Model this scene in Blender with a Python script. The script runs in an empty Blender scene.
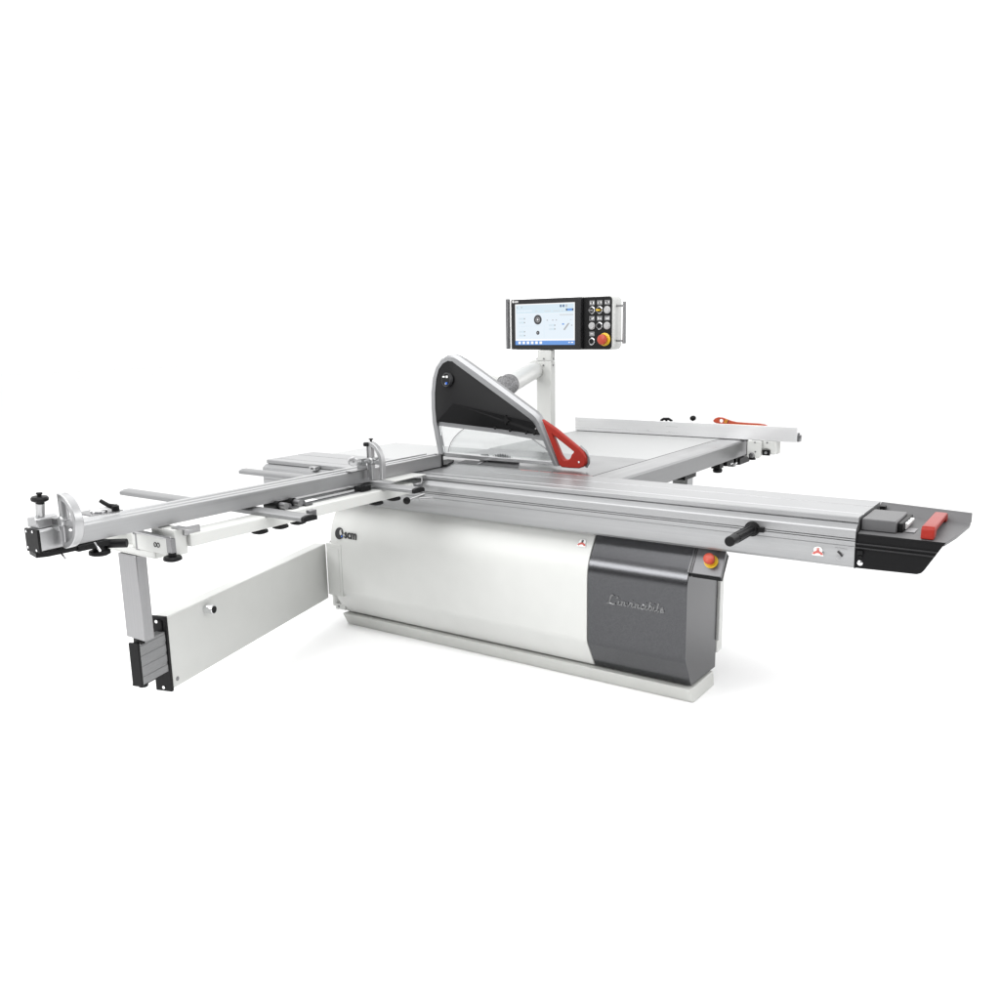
import bpy, bmesh, math, random
from mathutils import Vector, Matrix
random.seed(7)
S = bpy.context.scene
COL = S.collection
PI = math.pi

# ---------------------------------------------------------------- materials
def new_mat(name):
    m = bpy.data.materials.new(name); m.use_nodes = True
    return m, m.node_tree.nodes, m.node_tree.links, m.node_tree.nodes['Principled BSDF']

def paint(name, col, rough=.4, metal=0., coat=0., bump=.0, bscale=400., var=.04, spec=.5, nscale=9.):
    m, N, L, B = new_mat(name)
    B.inputs['Roughness'].default_value = rough
    B.inputs['Metallic'].default_value = metal
    B.inputs['Coat Weight'].default_value = coat
    B.inputs['Coat Roughness'].default_value = .15
    B.inputs['Specular IOR Level'].default_value = spec
    tc = N.new('ShaderNodeTexCoord')
    nz = N.new('ShaderNodeTexNoise'); nz.inputs['Scale'].default_value = nscale; nz.inputs['Detail'].default_value = 5
    L.new(tc.outputs['Object'], nz.inputs['Vector'])
    rp = N.new('ShaderNodeMapRange'); rp.inputs['From Min'].default_value = .3; rp.inputs['From Max'].default_value = .7
    rp.inputs['To Min'].default_value = 1 - var; rp.inputs['To Max'].default_value = 1 + var
    L.new(nz.outputs['Fac'], rp.inputs['Value'])
    mx = N.new('ShaderNodeVectorMath'); mx.operation = 'SCALE'; mx.inputs[0].default_value = col[:3]
    L.new(rp.outputs['Result'], mx.inputs['Scale']); L.new(mx.outputs['Vector'], B.inputs['Base Color'])
    rr = N.new('ShaderNodeMapRange'); rr.inputs['To Min'].default_value = max(.02, rough - .05); rr.inputs['To Max'].default_value = rough + .05
    L.new(nz.outputs['Fac'], rr.inputs['Value']); L.new(rr.outputs['Result'], B.inputs['Roughness'])
    if bump > 0:
        n2 = N.new('ShaderNodeTexNoise'); n2.inputs['Scale'].default_value = bscale; n2.inputs['Detail'].default_value = 2
        L.new(tc.outputs['Object'], n2.inputs['Vector'])
        bp = N.new('ShaderNodeBump'); bp.inputs['Strength'].default_value = bump; bp.inputs['Distance'].default_value = .002
        L.new(n2.outputs['Fac'], bp.inputs['Height']); L.new(bp.outputs['Normal'], B.inputs['Normal'])
    return m

def brushed(name, col, rough, axis, amt=.06, metal=1., bump=.08):
    """extruded / milled metal with fine streaks along one axis"""
    m, N, L, B = new_mat(name)
    B.inputs['Metallic'].default_value = metal
    tc = N.new('ShaderNodeTexCoord'); mp = N.new('ShaderNodeMapping')
    sc = [140., 140., 140.]; sc['XYZ'.index(axis)] = 1.2
    mp.inputs['Scale'].default_value = sc
    L.new(tc.outputs['Object'], mp.inputs['Vector'])
    nz = N.new('ShaderNodeTexNoise'); nz.inputs['Scale'].default_value = 1.; nz.inputs['Detail'].default_value = 4
    L.new(mp.outputs['Vector'], nz.inputs['Vector'])
    n2 = N.new('ShaderNodeTexNoise'); n2.inputs['Scale'].default_value = 5.; n2.inputs['Detail'].default_value = 4
    L.new(tc.outputs['Object'], n2.inputs['Vector'])
    ad = N.new('ShaderNodeMath'); ad.operation = 'MULTIPLY_ADD'; ad.inputs[1].default_value = .5
    L.new(n2.outputs['Fac'], ad.inputs[0]); L.new(nz.outputs['Fac'], ad.inputs[2])
    rp = N.new('ShaderNodeMapRange'); rp.inputs['From Min'].default_value = .45; rp.inputs['From Max'].default_value = 1.05
    rp.inputs['To Min'].default_value = 1 - amt; rp.inputs['To Max'].default_value = 1 + amt
    L.new(ad.outputs[0], rp.inputs['Value'])
    mx = N.new('ShaderNodeVectorMath'); mx.operation = 'SCALE'; mx.inputs[0].default_value = col[:3]
    L.new(rp.outputs['Result'], mx.inputs['Scale']); L.new(mx.outputs['Vector'], B.inputs['Base Color'])
    rr = N.new('ShaderNodeMapRange'); rr.inputs['From Min'].default_value = .4; rr.inputs['From Max'].default_value = 1.1
    rr.inputs['To Min'].default_value = rough - .07; rr.inputs['To Max'].default_value = rough + .07
    L.new(ad.outputs[0], rr.inputs['Value']); L.new(rr.outputs['Result'], B.inputs['Roughness'])
    if bump:
        bp = N.new('ShaderNodeBump'); bp.inputs['Strength'].default_value = bump; bp.inputs['Distance'].default_value = .001
        L.new(nz.outputs['Fac'], bp.inputs['Height']); L.new(bp.outputs['Normal'], B.inputs['Normal'])
    return m

def glow(name, col, strength=1.):
    m, N, L, B = new_mat(name)
    B.inputs['Base Color'].default_value = (.02, .02, .02, 1)
    B.inputs['Roughness'].default_value = .2
    B.inputs['Emission Color'].default_value = (*col, 1)
    B.inputs['Emission Strength'].default_value = strength
    return m

def clear_plastic(name):
    m = bpy.data.materials.new(name); m.use_nodes = True
    N = m.node_tree.nodes; L = m.node_tree.links
    for n in list(N): N.remove(n)
    out = N.new('ShaderNodeOutputMaterial'); mix = N.new('ShaderNodeMixShader')
    tr = N.new('ShaderNodeBsdfTransparent'); tr.inputs['Color'].default_value = (.945, .95, .95, 1)
    gl = N.new('ShaderNodeBsdfGlossy'); gl.inputs['Roughness'].default_value = .08; gl.inputs['Color'].default_value = (.8, .82, .82, 1)
    fr = N.new('ShaderNodeFresnel'); fr.inputs['IOR'].default_value = 1.35
    L.new(fr.outputs[0], mix.inputs[0]); L.new(tr.outputs[0], mix.inputs[1]); L.new(gl.outputs[0], mix.inputs[2])
    L.new(mix.outputs[0], out.inputs['Surface'])
    return m

M = {}
M['white'] = paint('white_paint', (.55, .556, .54), .38, bump=.05, bscale=700, var=.015)
M['plinth'] = paint('light_grey_paint', (.50, .505, .485), .42, bump=.05, bscale=700, var=.02)
M['laminate'] = paint('white_laminate', (.465, .47, .47), .6, var=.012, spec=.12)
M['dark'] = paint('dark_grey_metallic_paint', (.078, .079, .083), .21, metal=.9, bump=.06, bscale=420, var=.16, nscale=260)
M['darkplate'] = brushed('brushed_dark_steel', (.14, .14, .144), .34, 'X', .08)
M['alu_x'] = brushed('aluminium_along_x', (.34, .343, .348), .41, 'X', .07, metal=.8)
M['alu_y'] = brushed('aluminium_along_y', (.36, .363, .368), .34, 'Y', .06, metal=.8)
M['alu_bar'] = brushed('aluminium_cross_rail', (.25, .252, .256), .40, 'X', .06, metal=.7)
M['alu_rail'] = brushed('rail_aluminium', (.24, .242, .246), .34, 'Y', .06, metal=.9)
M['alu_lit'] = brushed('lit_aluminium', (.74, .743, .748), .32, 'X', .025, metal=.55, bump=.02)  # lit copy of the carriage aluminium; the paler tone stands for brighter reflected light
M['alu_beam'] = brushed('grey_beam_aluminium', (.24, .242, .246), .45, 'Y', .08, metal=.6)
M['alu_z'] = brushed('aluminium_along_z', (.29, .29, .295), .38, 'Z', .08)
M['alu_dark'] = brushed('matt_aluminium', (.34, .345, .35), .42, 'Y', .08)
M['cast_alu'] = paint('cast_aluminium', (.41, .413, .418), .36, metal=.9, bump=.15, bscale=260, var=.05)
M['iron'] = brushed('ground_cast_iron', (.20, .202, .206), .34, 'X', .05)
M['steel'] = paint('polished_steel', (.75, .75, .76), .16, metal=1., var=.02)
M['steel_dark'] = brushed('dark_steel', (.22, .22, .225), .35, 'X', .1)
M['frame'] = paint('silver_guard_rim', (.30, .303, .31), .42, metal=.8, var=.02)
M['black'] = paint('black_plastic', (.004, .004, .0045), .45, spec=.2, bump=.08, bscale=500, var=.1)
M['black_gloss'] = paint('black_gloss', (.005, .005, .0055), .35, spec=.3, var=.1)
M['cap'] = paint('top_sheen_plastic', (.115, .115, .118), .5, bump=.12, bscale=600, var=.05)  # black cap plastic, lightened in the base colour for the sheen on top
M['capdark'] = paint('black_moulded_plastic', (.0045, .0045, .005), .5, spec=.15, bump=.1, bscale=600, var=.08)
M['box'] = paint('grey_switch_box', (.09, .09, .093), .45, bump=.1, bscale=600, var=.05)
M['hood'] = paint('black_hood', (.005, .005, .0055), .5, spec=.2, bump=.06, bscale=500, var=.08)
M['red'] = paint('red_plastic', (.28, .017, .010), .42, spec=.25, bump=.04, var=.03)
M['orange'] = paint('orange_red_plastic', (.46, .060, .020), .38, var=.05)
M['stopred'] = paint('stop_button_red', (.42, .050, .024), .38, var=.03)
M['keycap'] = paint('pale_grey_keycap', (.42, .42, .42), .4, var=.15)
M['bezel'] = paint('black_monitor_bezel', (.014, .014, .015), .45, spec=.3, bump=.05, bscale=500, var=.08)
M['grip_steel'] = paint('satin_grip_steel', (.34, .34, .345), .3, metal=.9, var=.02)
M['letter_metal'] = paint('raised_letter_metal', (.185, .186, .19), .28, metal=.9, var=.02)
M['slot'] = brushed('dark_slot_plate', (.06, .06, .062), .5, 'X', .2, metal=.2)
M['yellow'] = paint('yellow_plastic', (.72, .46, .02), .38, var=.03)
M['whitep'] = paint('white_plastic', (.78, .78, .77), .35, var=.02)
M['labelgrey'] = paint('grey_label', (.30, .30, .31), .45, var=.05)
M['labeldark'] = paint('dark_grey_plastic', (.035, .035, .037), .4, var=.05)
M['keylabel'] = paint('pale_key_label', (.20, .20, .205), .45, var=.08)
M['ink'] = paint('black_print', (.012, .012, .013), .5, var=.02)
M['redink'] = paint('red_print', (.48, .10, .085), .45, var=.05)
M['redline'] = paint('red_scale_print', (.55, .17, .16), .5, var=.2)
M['blue'] = paint('blue_print', (.05, .16, .62), .4, var=.03)
M['clear'] = clear_plastic('clear_polycarbonate')
M['hose'] = paint('ribbed_grey_hose', (.19, .19, .195), .45, metal=.4, bump=.8, bscale=150, var=.55, nscale=140)
M['scr_bg'] = glow('screen_pale_blue', (.83, .92, 1.0), .93)
M['scr_head'] = glow('screen_header', (.72, .86, .95), .93)
M['scr_blue'] = glow('screen_blue', (.135, .32, .74), 1.)
M['scr_white'] = glow('screen_white', (1, 1, 1), 1.)
M['scr_grey'] = glow('screen_grey', (.42, .42, .43), 1.)
M['scr_dark'] = glow('screen_dark', (.045, .045, .05), 1.)
M['scr_pale'] = glow('screen_pale_grey', (.68, .72, .75), 1.)

# ---------------------------------------------------------------- mesh helpers
class MB:
    def __init__(s): s.bm = bmesh.new(); s.mats = []
    def mi(s, m):
        if m not in s.mats: s.mats.append(m)
        return s.mats.index(m)
    def box(s, x0, x1, y0, y1, z0, z1, m='white', mat=None):
        k = s.mi(m)
        v = [s.bm.verts.new((x, y, z)) for x in (x0, x1) for y in (y0, y1) for z in (z0, z1)]
        fs = [(0, 1, 3, 2), (4, 6, 7, 5), (0, 4, 5, 1), (2, 3, 7, 6), (0, 2, 6, 4), (1, 5, 7, 3)]
        for f in fs:
            fc = s.bm.faces.new([v[i] for i in f]); fc.material_index = k
        if mat is not None: bmesh.ops.transform(s.bm, matrix=mat, verts=v)
        return s
    def prism(s, pts, vec, m='white', mat=None):
        """polygon of 3-D points swept along vec"""
        k = s.mi(m); vec = Vector(vec)
        a = [s.bm.verts.new(Vector(p)) for p in pts]; b = [s.bm.verts.new(Vector(p) + vec) for p in pts]
        n = len(pts)
        fs = [s.bm.faces.new(a[::-1]), s.bm.faces.new(b)]
        for i in range(n): fs.append(s.bm.faces.new((a[i], a[(i + 1) % n], b[(i + 1) % n], b[i])))
        for f in fs: f.material_index = k
        if mat is not None: bmesh.ops.transform(s.bm, matrix=mat, verts=a + b)
        return s
    def face(s, pts, m):
        f = s.bm.faces.new([s.bm.verts.new(Vector(p)) for p in pts]); f.material_index = s.mi(m); return s
    def rod(s, p, q, r, m='steel', r2=None, n=20, ends=True):
        p = Vector(p); q = Vector(q); d = (q - p); k = s.mi(m); r2 = r if r2 is None else r2
        z = d.normalized(); x = z.orthogonal().normalized(); y = z.cross(x)
        A = []; B = []
        for i in range(n):
            a = 2 * PI * i / n; e = x * math.cos(a) + y * math.sin(a)
            A.append(s.bm.verts.new(p + e * r)); B.append(s.bm.verts.new(q + e * r2))
        for i in range(n):
            f = s.bm.faces.new((A[i], A[(i + 1) % n], B[(i + 1) % n], B[i])); f.material_index = k
        if ends:
            f = s.bm.faces.new(A[::-1]); f.material_index = k
            f = s.bm.faces.new(B); f.material_index = k
        return s
    def lathe(s, p, axis, prof, m='black', n=24):
        """prof: list of (distance along axis, radius)"""
        p = Vector(p); z = Vector(axis).normalized(); x = z.orthogonal().normalized(); y = z.cross(x); k = s.mi(m)
        rings = []
        for (h, r) in prof:
            rings.append([s.bm.verts.new(p + z * h + (x * math.cos(2 * PI * i / n) + y * math.sin(2 * PI * i / n)) * max(r, 1e-5)) for i in range(n)])
        for a, b in zip(rings, rings[1:]):
            for i in range(n):
                f = s.bm.faces.new((a[i], a[(i + 1) % n], b[(i + 1) % n], b[i])); f.material_index = k
        f = s.bm.faces.new(rings[0][::-1]); f.material_index = k
        f = s.bm.faces.new(rings[-1]); f.material_index = k
        return s
    def tube(s, path, r, m='steel', n=12, closed=False, flat=None):
        """round tube along a polyline"""
        P = [Vector(p) for p in path]; k = s.mi(m); rings = []
        ref = None
        for i, p in enumerate(P):
            t = (P[min(i + 1, len(P) - 1)] - P[max(i - 1, 0)]).normalized()
            if ref is None: ref = t.orthogonal().normalized()
            x = (ref - t * ref.dot(t)).normalized(); y = t.cross(x); ref = x
            rr = r[i] if isinstance(r, (list, tuple)) else r
            rings.append([s.bm.verts.new(p + (x * math.cos(2 * PI * j / n) + y * math.sin(2 * PI * j / n)) * rr) for j in range(n)])
        for a, b in zip(rings, rings[1:]):
            for j in range(n):
                f = s.bm.faces.new((a[j], a[(j + 1) % n], b[(j + 1) % n], b[j])); f.material_index = k
        f = s.bm.faces.new(rings[0][::-1]); f.material_index = k
        f = s.bm.faces.new(rings[-1]); f.material_index = k
        return s
    def build(s, name, parent=None, bevel=0., angle=32, segs=2, loc=None):
        bmesh.ops.recalc_face_normals(s.bm, faces=s.bm.faces)
        if bevel:
            pass
        me = bpy.data.meshes.new(name); s.bm.to_mesh(me); s.bm.free()
        for m in s.mats: me.materials.append(M[m])
        for p in me.polygons: p.use_smooth = True
        me.set_sharp_from_angle(angle=math.radians(angle))
        o = bpy.data.objects.new(name, me); COL.objects.link(o)
        if bevel:
            bv = o.modifiers.new('bevel', 'BEVEL'); bv.width = bevel; bv.segments = segs; bv.limit_method = 'ANGLE'
            bv.angle_limit = math.radians(28); bv.harden_normals = False
        if parent is not None: attach(o, parent)
        if loc is not None: o.location = loc
        return o

def world_loc(o):
    v = Vector((0, 0, 0))
    while o is not None: v = v + o.location; o = o.parent
    return v
def attach(o, parent):
    """parent o, keeping its vertices at world position (no rotations on parents)"""
    o.parent = parent; o.matrix_parent_inverse = Matrix.Translation(-world_loc_abs(parent))
def world_loc_abs(o):
    if o.parent is None: return Vector(o.location)
    return Vector(o.location) + (o.matrix_parent_inverse @ Vector((0, 0, 0))) + world_loc_abs(o.parent)

def thing(name, loc, label, cat):
    o = bpy.data.objects.new(name, None); COL.objects.link(o); o.location = loc
    o.empty_display_size = .2
    o['label'] = label; o['category'] = cat
    return o

def text_mesh(mb, txt, size, origin, right, up, m, depth=.001, shear=0., bold=.0, xs=1.):
    cu = bpy.data.curves.new('lettering', 'FONT'); cu.body = txt; cu.size = size; cu.extrude = depth / 2
    cu.shear = shear; cu.offset = bold; cu.resolution_u = 3
    ob = bpy.data.objects.new('lettering', cu); COL.objects.link(ob)
    bpy.context.view_layer.update()
    me = bpy.data.meshes.new_from_object(ob.evaluated_get(bpy.context.evaluated_depsgraph_get()))
    bpy.data.objects.remove(ob); bpy.data.curves.remove(cu)
    r = Vector(right).normalized(); u = Vector(up).normalized(); nrm = r.cross(u)
    k = mb.mi(m); base = len(mb.bm.verts)
    vs = [mb.bm.verts.new(Vector(origin) + r * v.co.x * xs + u * v.co.y + nrm * (v.co.z + depth / 2)) for v in me.vertices]
    for p in me.polygons:
        try:
            f = mb.bm.faces.new([vs[i] for i in p.vertices]); f.material_index = k
        except ValueError: pass
    bpy.data.meshes.remove(me)

def arc(cx, cz, r, a0, a1, n):
    return [(cx + r * math.cos(math.radians(a0 + (a1 - a0) * i / n)), cz + r * math.sin(math.radians(a0 + (a1 - a0) * i / n))) for i in range(n + 1)]

def knob(mb, p, axis, r=.028, h=.022, stem=.02, m='black'):
    """fluted hand knob: stem first, head after it, along axis"""
    mb.lathe(p, axis, [(0, r * .42), (stem, r * .42), (stem + .001, r * .9), (stem + h * .3, r), (stem + h * .75, r), (stem + h, r * .72), (stem + h + .004, r * .3)], m, 18)

# ================================================================ SETTING
M['floor'] = paint('white_studio_floor', (.93, .93, .93), .75, var=.004, spec=.2)
gb = MB(); gb.face([(-40, -40, 0), (40, -40, 0), (40, 40, 0), (-40, 40, 0)], 'floor')
fl = gb.build('floor'); fl['kind'] = 'structure'

# ================================================================ PANEL SAW
saw = thing('panel_saw', (.3, -.05, 0), 'large white and dark grey sliding table panel saw with touch screen on a post', 'panel saw')

# --- plinth (undercut front)
b = MB()
b.prism([(-.72, -.187, .072), (-.72, -.150, .0), (-.72, .09, .0), (-.72, .077, .072)], (2.049, 0, 0), 'plinth')
b.box(-.36, .64, .1, .80, .0, .072, 'plinth')
b.build('plinth', saw, .004)

# --- cabinet
b = MB()
b.box(-.695, 1.296, -.13, .12, .076, .70, 'white')
b.box(-.36, .63, .122, .80, .076, .86, 'white')
b.box(1.298, 1.322, .128, .19, .14, .66, 'white')
b.box(1.297, 1.330, .126, .150, .20, .60, 'white')
b.build('cabinet_body', saw, .004)

def panel_profile(r_top, r_bot, n=6):
    """outline (y,z) of the bulged front cover with rounded bends"""
    P = [Vector((-.160, .081)), Vector((-.236, .215)), Vector((-.236, .572)), Vector((-.152, .700))]
    out = [P[0]]
    for c, r in ((1, r_bot), (2, r_top)):
        a = (P[c - 1] - P[c]).normalized(); d = (P[c + 1] - P[c]).normalized()
        th = a.angle(d); L = r / math.tan(th / 2)
        p0 = P[c] + a * L; p1 = P[c] + d * L
        for i in range(n + 1):
            t = i / n
            out.append(p0 * (1 - t) ** 2 + P[c] * 2 * t * (1 - t) + p1 * t * t)
    out.append(P[3])
    return out

b = MB()
pr_w = panel_profile(.26, .07, 10)
b.prism([(-.732, p.x, p.y) for p in pr_w] + [(-.732, -.125, .70), (-.732, -.125, .076)], (1.580, 0, 0), 'white')
cabp = b.build('front_panel', saw, .003)
b = MB()
pr_d = panel_profile(.17, .07, 14)
b.prism([(.851, p.x, p.y) for p in pr_d] + [(.851, .122, .70), (.851, .122, .074)], (.468, 0, 0), 'dark')
b.build('motor_cover', saw, .003)
cov = COL.objects['motor_cover']
b = MB(); b.box(.852, 1.315, -.14, .10, .702, .711, 'black'); b.build('gap_shadow_strip', saw)  # black filler standing in for the shadow gap under the carriage

# company mark on the white panel (printed, slightly proud)
def slope_at(z, prof):
    for p, q in zip(prof, prof[1:]):
        if p.y <= z <= q.y:
            t = (z - p.y) / (q.y - p.y); return p.x + (q.x - p.x) * t, (q - p).normalized()
    return prof[-1].x, Vector((0, 1))
def on_front(x, z, prof=pr_w, off=.0025):
    y, d = slope_at(z, prof)
    return Vector((x, y, z)) + Vector((0, -d.y, d.x)) * off, Vector((0, d.x, d.y))
b = MB()
def emblem(b, c, right, up, r, ink='ink', paper=None):
    right = Vector(right).normalized(); up = Vector(up).normalized(); nrm = right.cross(up)
    # thick crescent ring open at the top right, with a small spike inside
    ring = []
    o_ = [(r * math.cos(math.radians(a)), r * math.sin(math.radians(a))) for a in range(66, 340, 9)]
    i_ = [(.24 * r + .34 * r * math.cos(math.radians(a)), .22 * r + .52 * r * math.sin(math.radians(a))) for a in range(340, 66, -9)]
    k = b.mi(ink)
    n = min(len(o_), len(i_))
    I = i_[::-1]
    for q in range(n - 1):
        pts = [o_[q], o_[q + 1], I[q + 1], I[q]]
        b.prism([c + right * x + up * y for x, y in pts], nrm * .0012, ink)
    tri = [(.46 * r, .92 * r), (.98 * r, .02 * r), (.62 * r, -.02 * r), (.34 * r, .40 * r)]
    b.prism([c + right * x + up * y for x, y in tri], nrm * .0012, ink)
    return nrm
c, up = on_front(-.664, .541)
emblem(b, c, (1, 0, 0), up, .032)
b.prism([c + Vector((1, 0, 0)) * x + up * y for x, y in ((.016, -.020), (.025, -.013), (.022, -.007), (.015, -.013))], (0, -.0016, 0), 'blue')
c, up = on_front(-.628, .522)
text_mesh(b, 'scm', .066, c, (1, 0, 0), up, 'ink', .0015, bold=.0022, xs=.86)
b.build('company_logo', cabp, angle=60)

car = None
def warning_sticker(c, right, up, parent, name='warning_sticker', s=1.):
    b = MB(); right = Vector(right).normalized(); up = Vector(up).normalized(); nrm = right.cross(up); c = Vector(c)
    def P(pts, m, z): b.prism([c + right * x * s + up * y * s + nrm * z for x, y in pts], nrm * .0006, m)
    P([(.034 * math.cos(a) , .006 + .030 * math.sin(a)) for a in [2 * PI * i / 20 for i in range(20)]], 'whitep', 0)
    P([(-.042, -.036), (.042, -.036), (.040, -.012), (-.040, -.012)], 'whitep', .0007)
    o_ = [(.042 * math.cos(math.radians(a)), -.034 + .036 * math.sin(math.radians(a))) for a in range(15, 166, 15)]
    i_ = [(.024 * math.cos(math.radians(a)), -.034 + .018 * math.sin(math.radians(a))) for a in range(15, 166, 15)]
    for q in range(len(o_) - 1): P([o_[q], o_[q + 1], i_[q + 1], i_[q]], 'redink', .0014)
    for dx in (-.007, 0, .007): P([(dx - .002, .004), (dx + .002, .004), (dx + .002, .026), (dx - .002, .026)], 'redink' if parent is car else 'ink', .0014)
    P([(-.010, .002), (.010, .002), (.008, .010), (-.008, .010)], 'redink' if parent is car else 'ink', .0022)
    return b.build(name, parent)
c, up = on_front(.795, .655)
warning_sticker(c, (1, 0, 0), up, cabp, s=.52)

# raised script lettering on the dark cover
b = MB()
def stroke(b, pts, c, right, up, scale, r, m, dx=0):
    b.tube([c + right * ((x + dx + .22 * y) * scale) + up * (y * scale) for x, y in pts], r, m, 6)
R = Vector((1, 0, 0)); U = Vector((0, 0, 1)); base = Vector((.948, -.237, .4145)); sc = .031
G = {
 'L': ([[(.9, 1.15), (.75, 1.35), (.5, 1.3), (.42, .9), (.35, .3), (.05, .02), (.5, .1), (1.0, -.03), (1.35, .12)]], 1.35),
 "'": ([[(.05, 1.25), (.0, .95)]], .22),
 'i': ([[(0, .65), (.02, .08), (.2, 0), (.42, .25)], [(.02, .92), (.03, .98)]], .42),
 'n': ([[(0, .65), (0, 0)], [(0, .45), (.2, .66), (.42, .6), (.42, .08), (.56, 0), (.72, .22)]], .72),
 'v': ([[(0, .62), (.18, .0), (.48, .62), (.66, .55)]], .64),
 'c': ([[(.48, .55), (.25, .66), (.04, .4), (.1, .08), (.32, 0), (.6, .22)]], .6),
 'b': ([[(0, 1.25), (0, .1), (.2, 0), (.44, .2), (.4, .55), (.2, .62), (.02, .5)]], .58),
 'l': ([[(0, 1.25), (.02, .1), (.18, 0), (.36, .2)]], .36),
 'e': ([[(.05, .32), (.42, .36), (.36, .62), (.12, .6), (.03, .3), (.14, .03), (.38, .02), (.6, .22)]], .6)}
x = 0
for ch in "L'invincibile":
    st, w = G[ch]
    for pts in st: stroke(b, pts, base, R, U, sc * .98, .0041, 'letter_metal', x)
    x += w + .12
b.build('raised_lettering', cov)

# emergency stop console
m_ = Vector((0, .569, .822)); N_ = Vector((0, -.822, .569)); A_ = Vector((1.319, -.217, .597))
def sp(x, t, n): return Vector((x, A_.y, A_.z)) + m_ * t + N_ * n
b = MB()
b.prism([sp(1.313, 0, .010), sp(1.456, 0, .010), sp(1.458, .008, .010), sp(1.453, .112, .010), sp(1.449, .118, .010), sp(1.315, .118, .010)], N_ * -.012, 'darkplate')
for xx in (1.322, 1.331): b.rod(sp(xx, .002, .0105), sp(xx, .116, .0105), .003, 'darkplate', n=8)
b.prism([sp(1.322, -.002, -.003), sp(1.452, -.002, -.003), sp(1.452, .112, -.003), sp(1.322, .112, -.003)], N_ * -.034, 'black')
con = b.build('emergency_console', saw, .002)
def estop(c, n, parent, r=.03, tilt=None):
    b = MB(); n = Vector(n).normalized(); c = Vector(c)
    b.lathe(c, n, [(0, r), (.004, r), (.005, r * .96)], 'yellow', 28)
    b.build('yellow_ring', parent)
    b = MB()
    b.lathe(c + n * .005, n, [(0, r * .52), (.016, r * .52), (.018, r * .74), (.026, r * .80), (.036, r * .76), (.041, r * .5), (.042, 0.)], 'stopred', 28)
    return b.build('emergency_button', parent)
estop(sp(1.403, .060, .0105), N_, con, .029)

# foot bracket left of the plinth
b = MB()
b.box(-.775, -.705, -.18, -.16, .088, .118, 'white'); b.box(-.775, -.755, -.183, -.10, .086, .10, 'white')
b.rod((-.752, -.184, .104), (-.752, -.180, .104), .006, 'steel_dark', n=12)
b.build('levelling_bracket', saw, .002)

# --- sliding carriage
def inset(pts): return pts
prof = [(.156, .900), (.030, .900), (.0288, .896), (.0232, .896), (.022, .900), (-.128, .900), (-.130, .897), (-.136, .897), (-.138, .900), (-.203, .900), (-.207, .897), (-.2085, .881),
        (-.199, .8805), (-.199, .8765), (-.212, .876), (-.220, .8725), (-.238, .861), (-.241, .856), (-.241, .827), (-.233, .8265), (-.233, .8235), (-.241, .823), (-.241, .8185), (-.233, .818), (-.233, .8155), (-.241, .815),
        (-.241, .799), (-.238, .7985), (-.238, .796), (-.241, .7955), (-.2415, .785), (-.2405, .768), (-.237, .750), (-.231, .733), (-.223, .719), (-.213, .709), (-.10, .708), (.10, .708), (.140, .74), (.150, .80), (.156, .84)]
b = MB(); b.prism([(-1.232, y, z) for y, z in prof], (3.200, 0, 0), 'alu_x')
car = b.build('sliding_carriage', saw, angle=14)
b = MB(); b.box(-.850, -.805, -.250, -.212, .874, .892, 'cast_alu'); b.box(-.838, -.818, -.2505, -.249, .879, .887, 'black'); b.build('slot_block', car, .002)
# push handle
b = MB()
b.lathe((1.584, -.240, .821), (0, -1, 0), [(0, .030), (.010, .030), (.012, .024), (.022, .022), (.024, .0185), (.24, .0195), (.252, .0195), (.257, .016)], 'black', 24)
b.box(1.60, 1.632, -.254, -.238, .812, .832, 'black')
for i in range(10):
    a = 2 * PI * i / 10
    b.box(1.584 + .0185 * math.cos(a) - .0025, 1.584 + .0185 * math.cos(a) + .0025, -.43, -.27, .821 + .0185 * math.sin(a) - .0025, .821 + .0185 * math.sin(a) + .0025, 'black')
b.build('push_handle', car, .001)
warning_sticker((1.838, -.2431, .764), (1, 0, 0), (0, 0, 1), car, s=.49)
b = MB()   # unlock symbol
c = Vector((1.918, -.2437, .764)); q = .58
b.prism([c + Vector((x, 0, z)) * q for x, z in ((-.020, .010), (-.012, .018), (.020, -.012), (.012, -.020))], (0, -.001, 0), 'ink')
for x, z, w in ((-.036, .034, .016), (-.012, .034, .014), (.008, .033, .014), (.028, .032, .010)): b.box(c.x + x * q, c.x + (x + w) * q, c.y - .001, c.y, c.z + (z - .003) * q, c.z + (z + .003) * q, 'labelgrey')
b.tube([c + Vector((-.012 + .014 * math.cos(a), -.0005, -.036 + .012 * math.sin(a))) * q for a in [PI * (1 + .2 * i) for i in range(10)]], .001, 'labelgrey', 5)
b.build('lock_symbol', car)

# --- carriage end cap (moulded tray)
b = MB()
oy = [(-.236, .846), (-.115, .851), (.04, .862), (.088, .893)]
L_ = [(1.970, -.236, .846), (1.970, -.115, .851), (1.970, .10, .860), (1.970, .150, .893)]
R_ = [(2.266, -.236, .846), (2.287, -.115, .851), (2.307, .045, .862), (2.304, .088, .893)]
k = b.mi('cap')
top = [[b.bm.verts.new(p) for p in L_], [b.bm.verts.new(p) for p in R_]]
bot = [[b.bm.verts.new((p[0], p[1], p[2] - .014)) for p in L_], [b.bm.verts.new((p[0] - .004, p[1], p[2] - .014)) for p in R_]]
for i in range(3):
    for q, sgn in ((top, 1), (bot, -1)):
        f = b.bm.faces.new((q[0][i], q[1][i], q[1][i + 1], q[0][i + 1])); f.material_index = k
    for sd in (0, 1):
        f = b.bm.faces.new((top[sd][i], top[sd][i + 1], bot[sd][i + 1], bot[sd][i])); f.material_index = k
for i in (0, 3):
    f = b.bm.faces.new((top[0][i], top[1][i], bot[1][i], bot[0][i])); f.material_index = k
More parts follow.
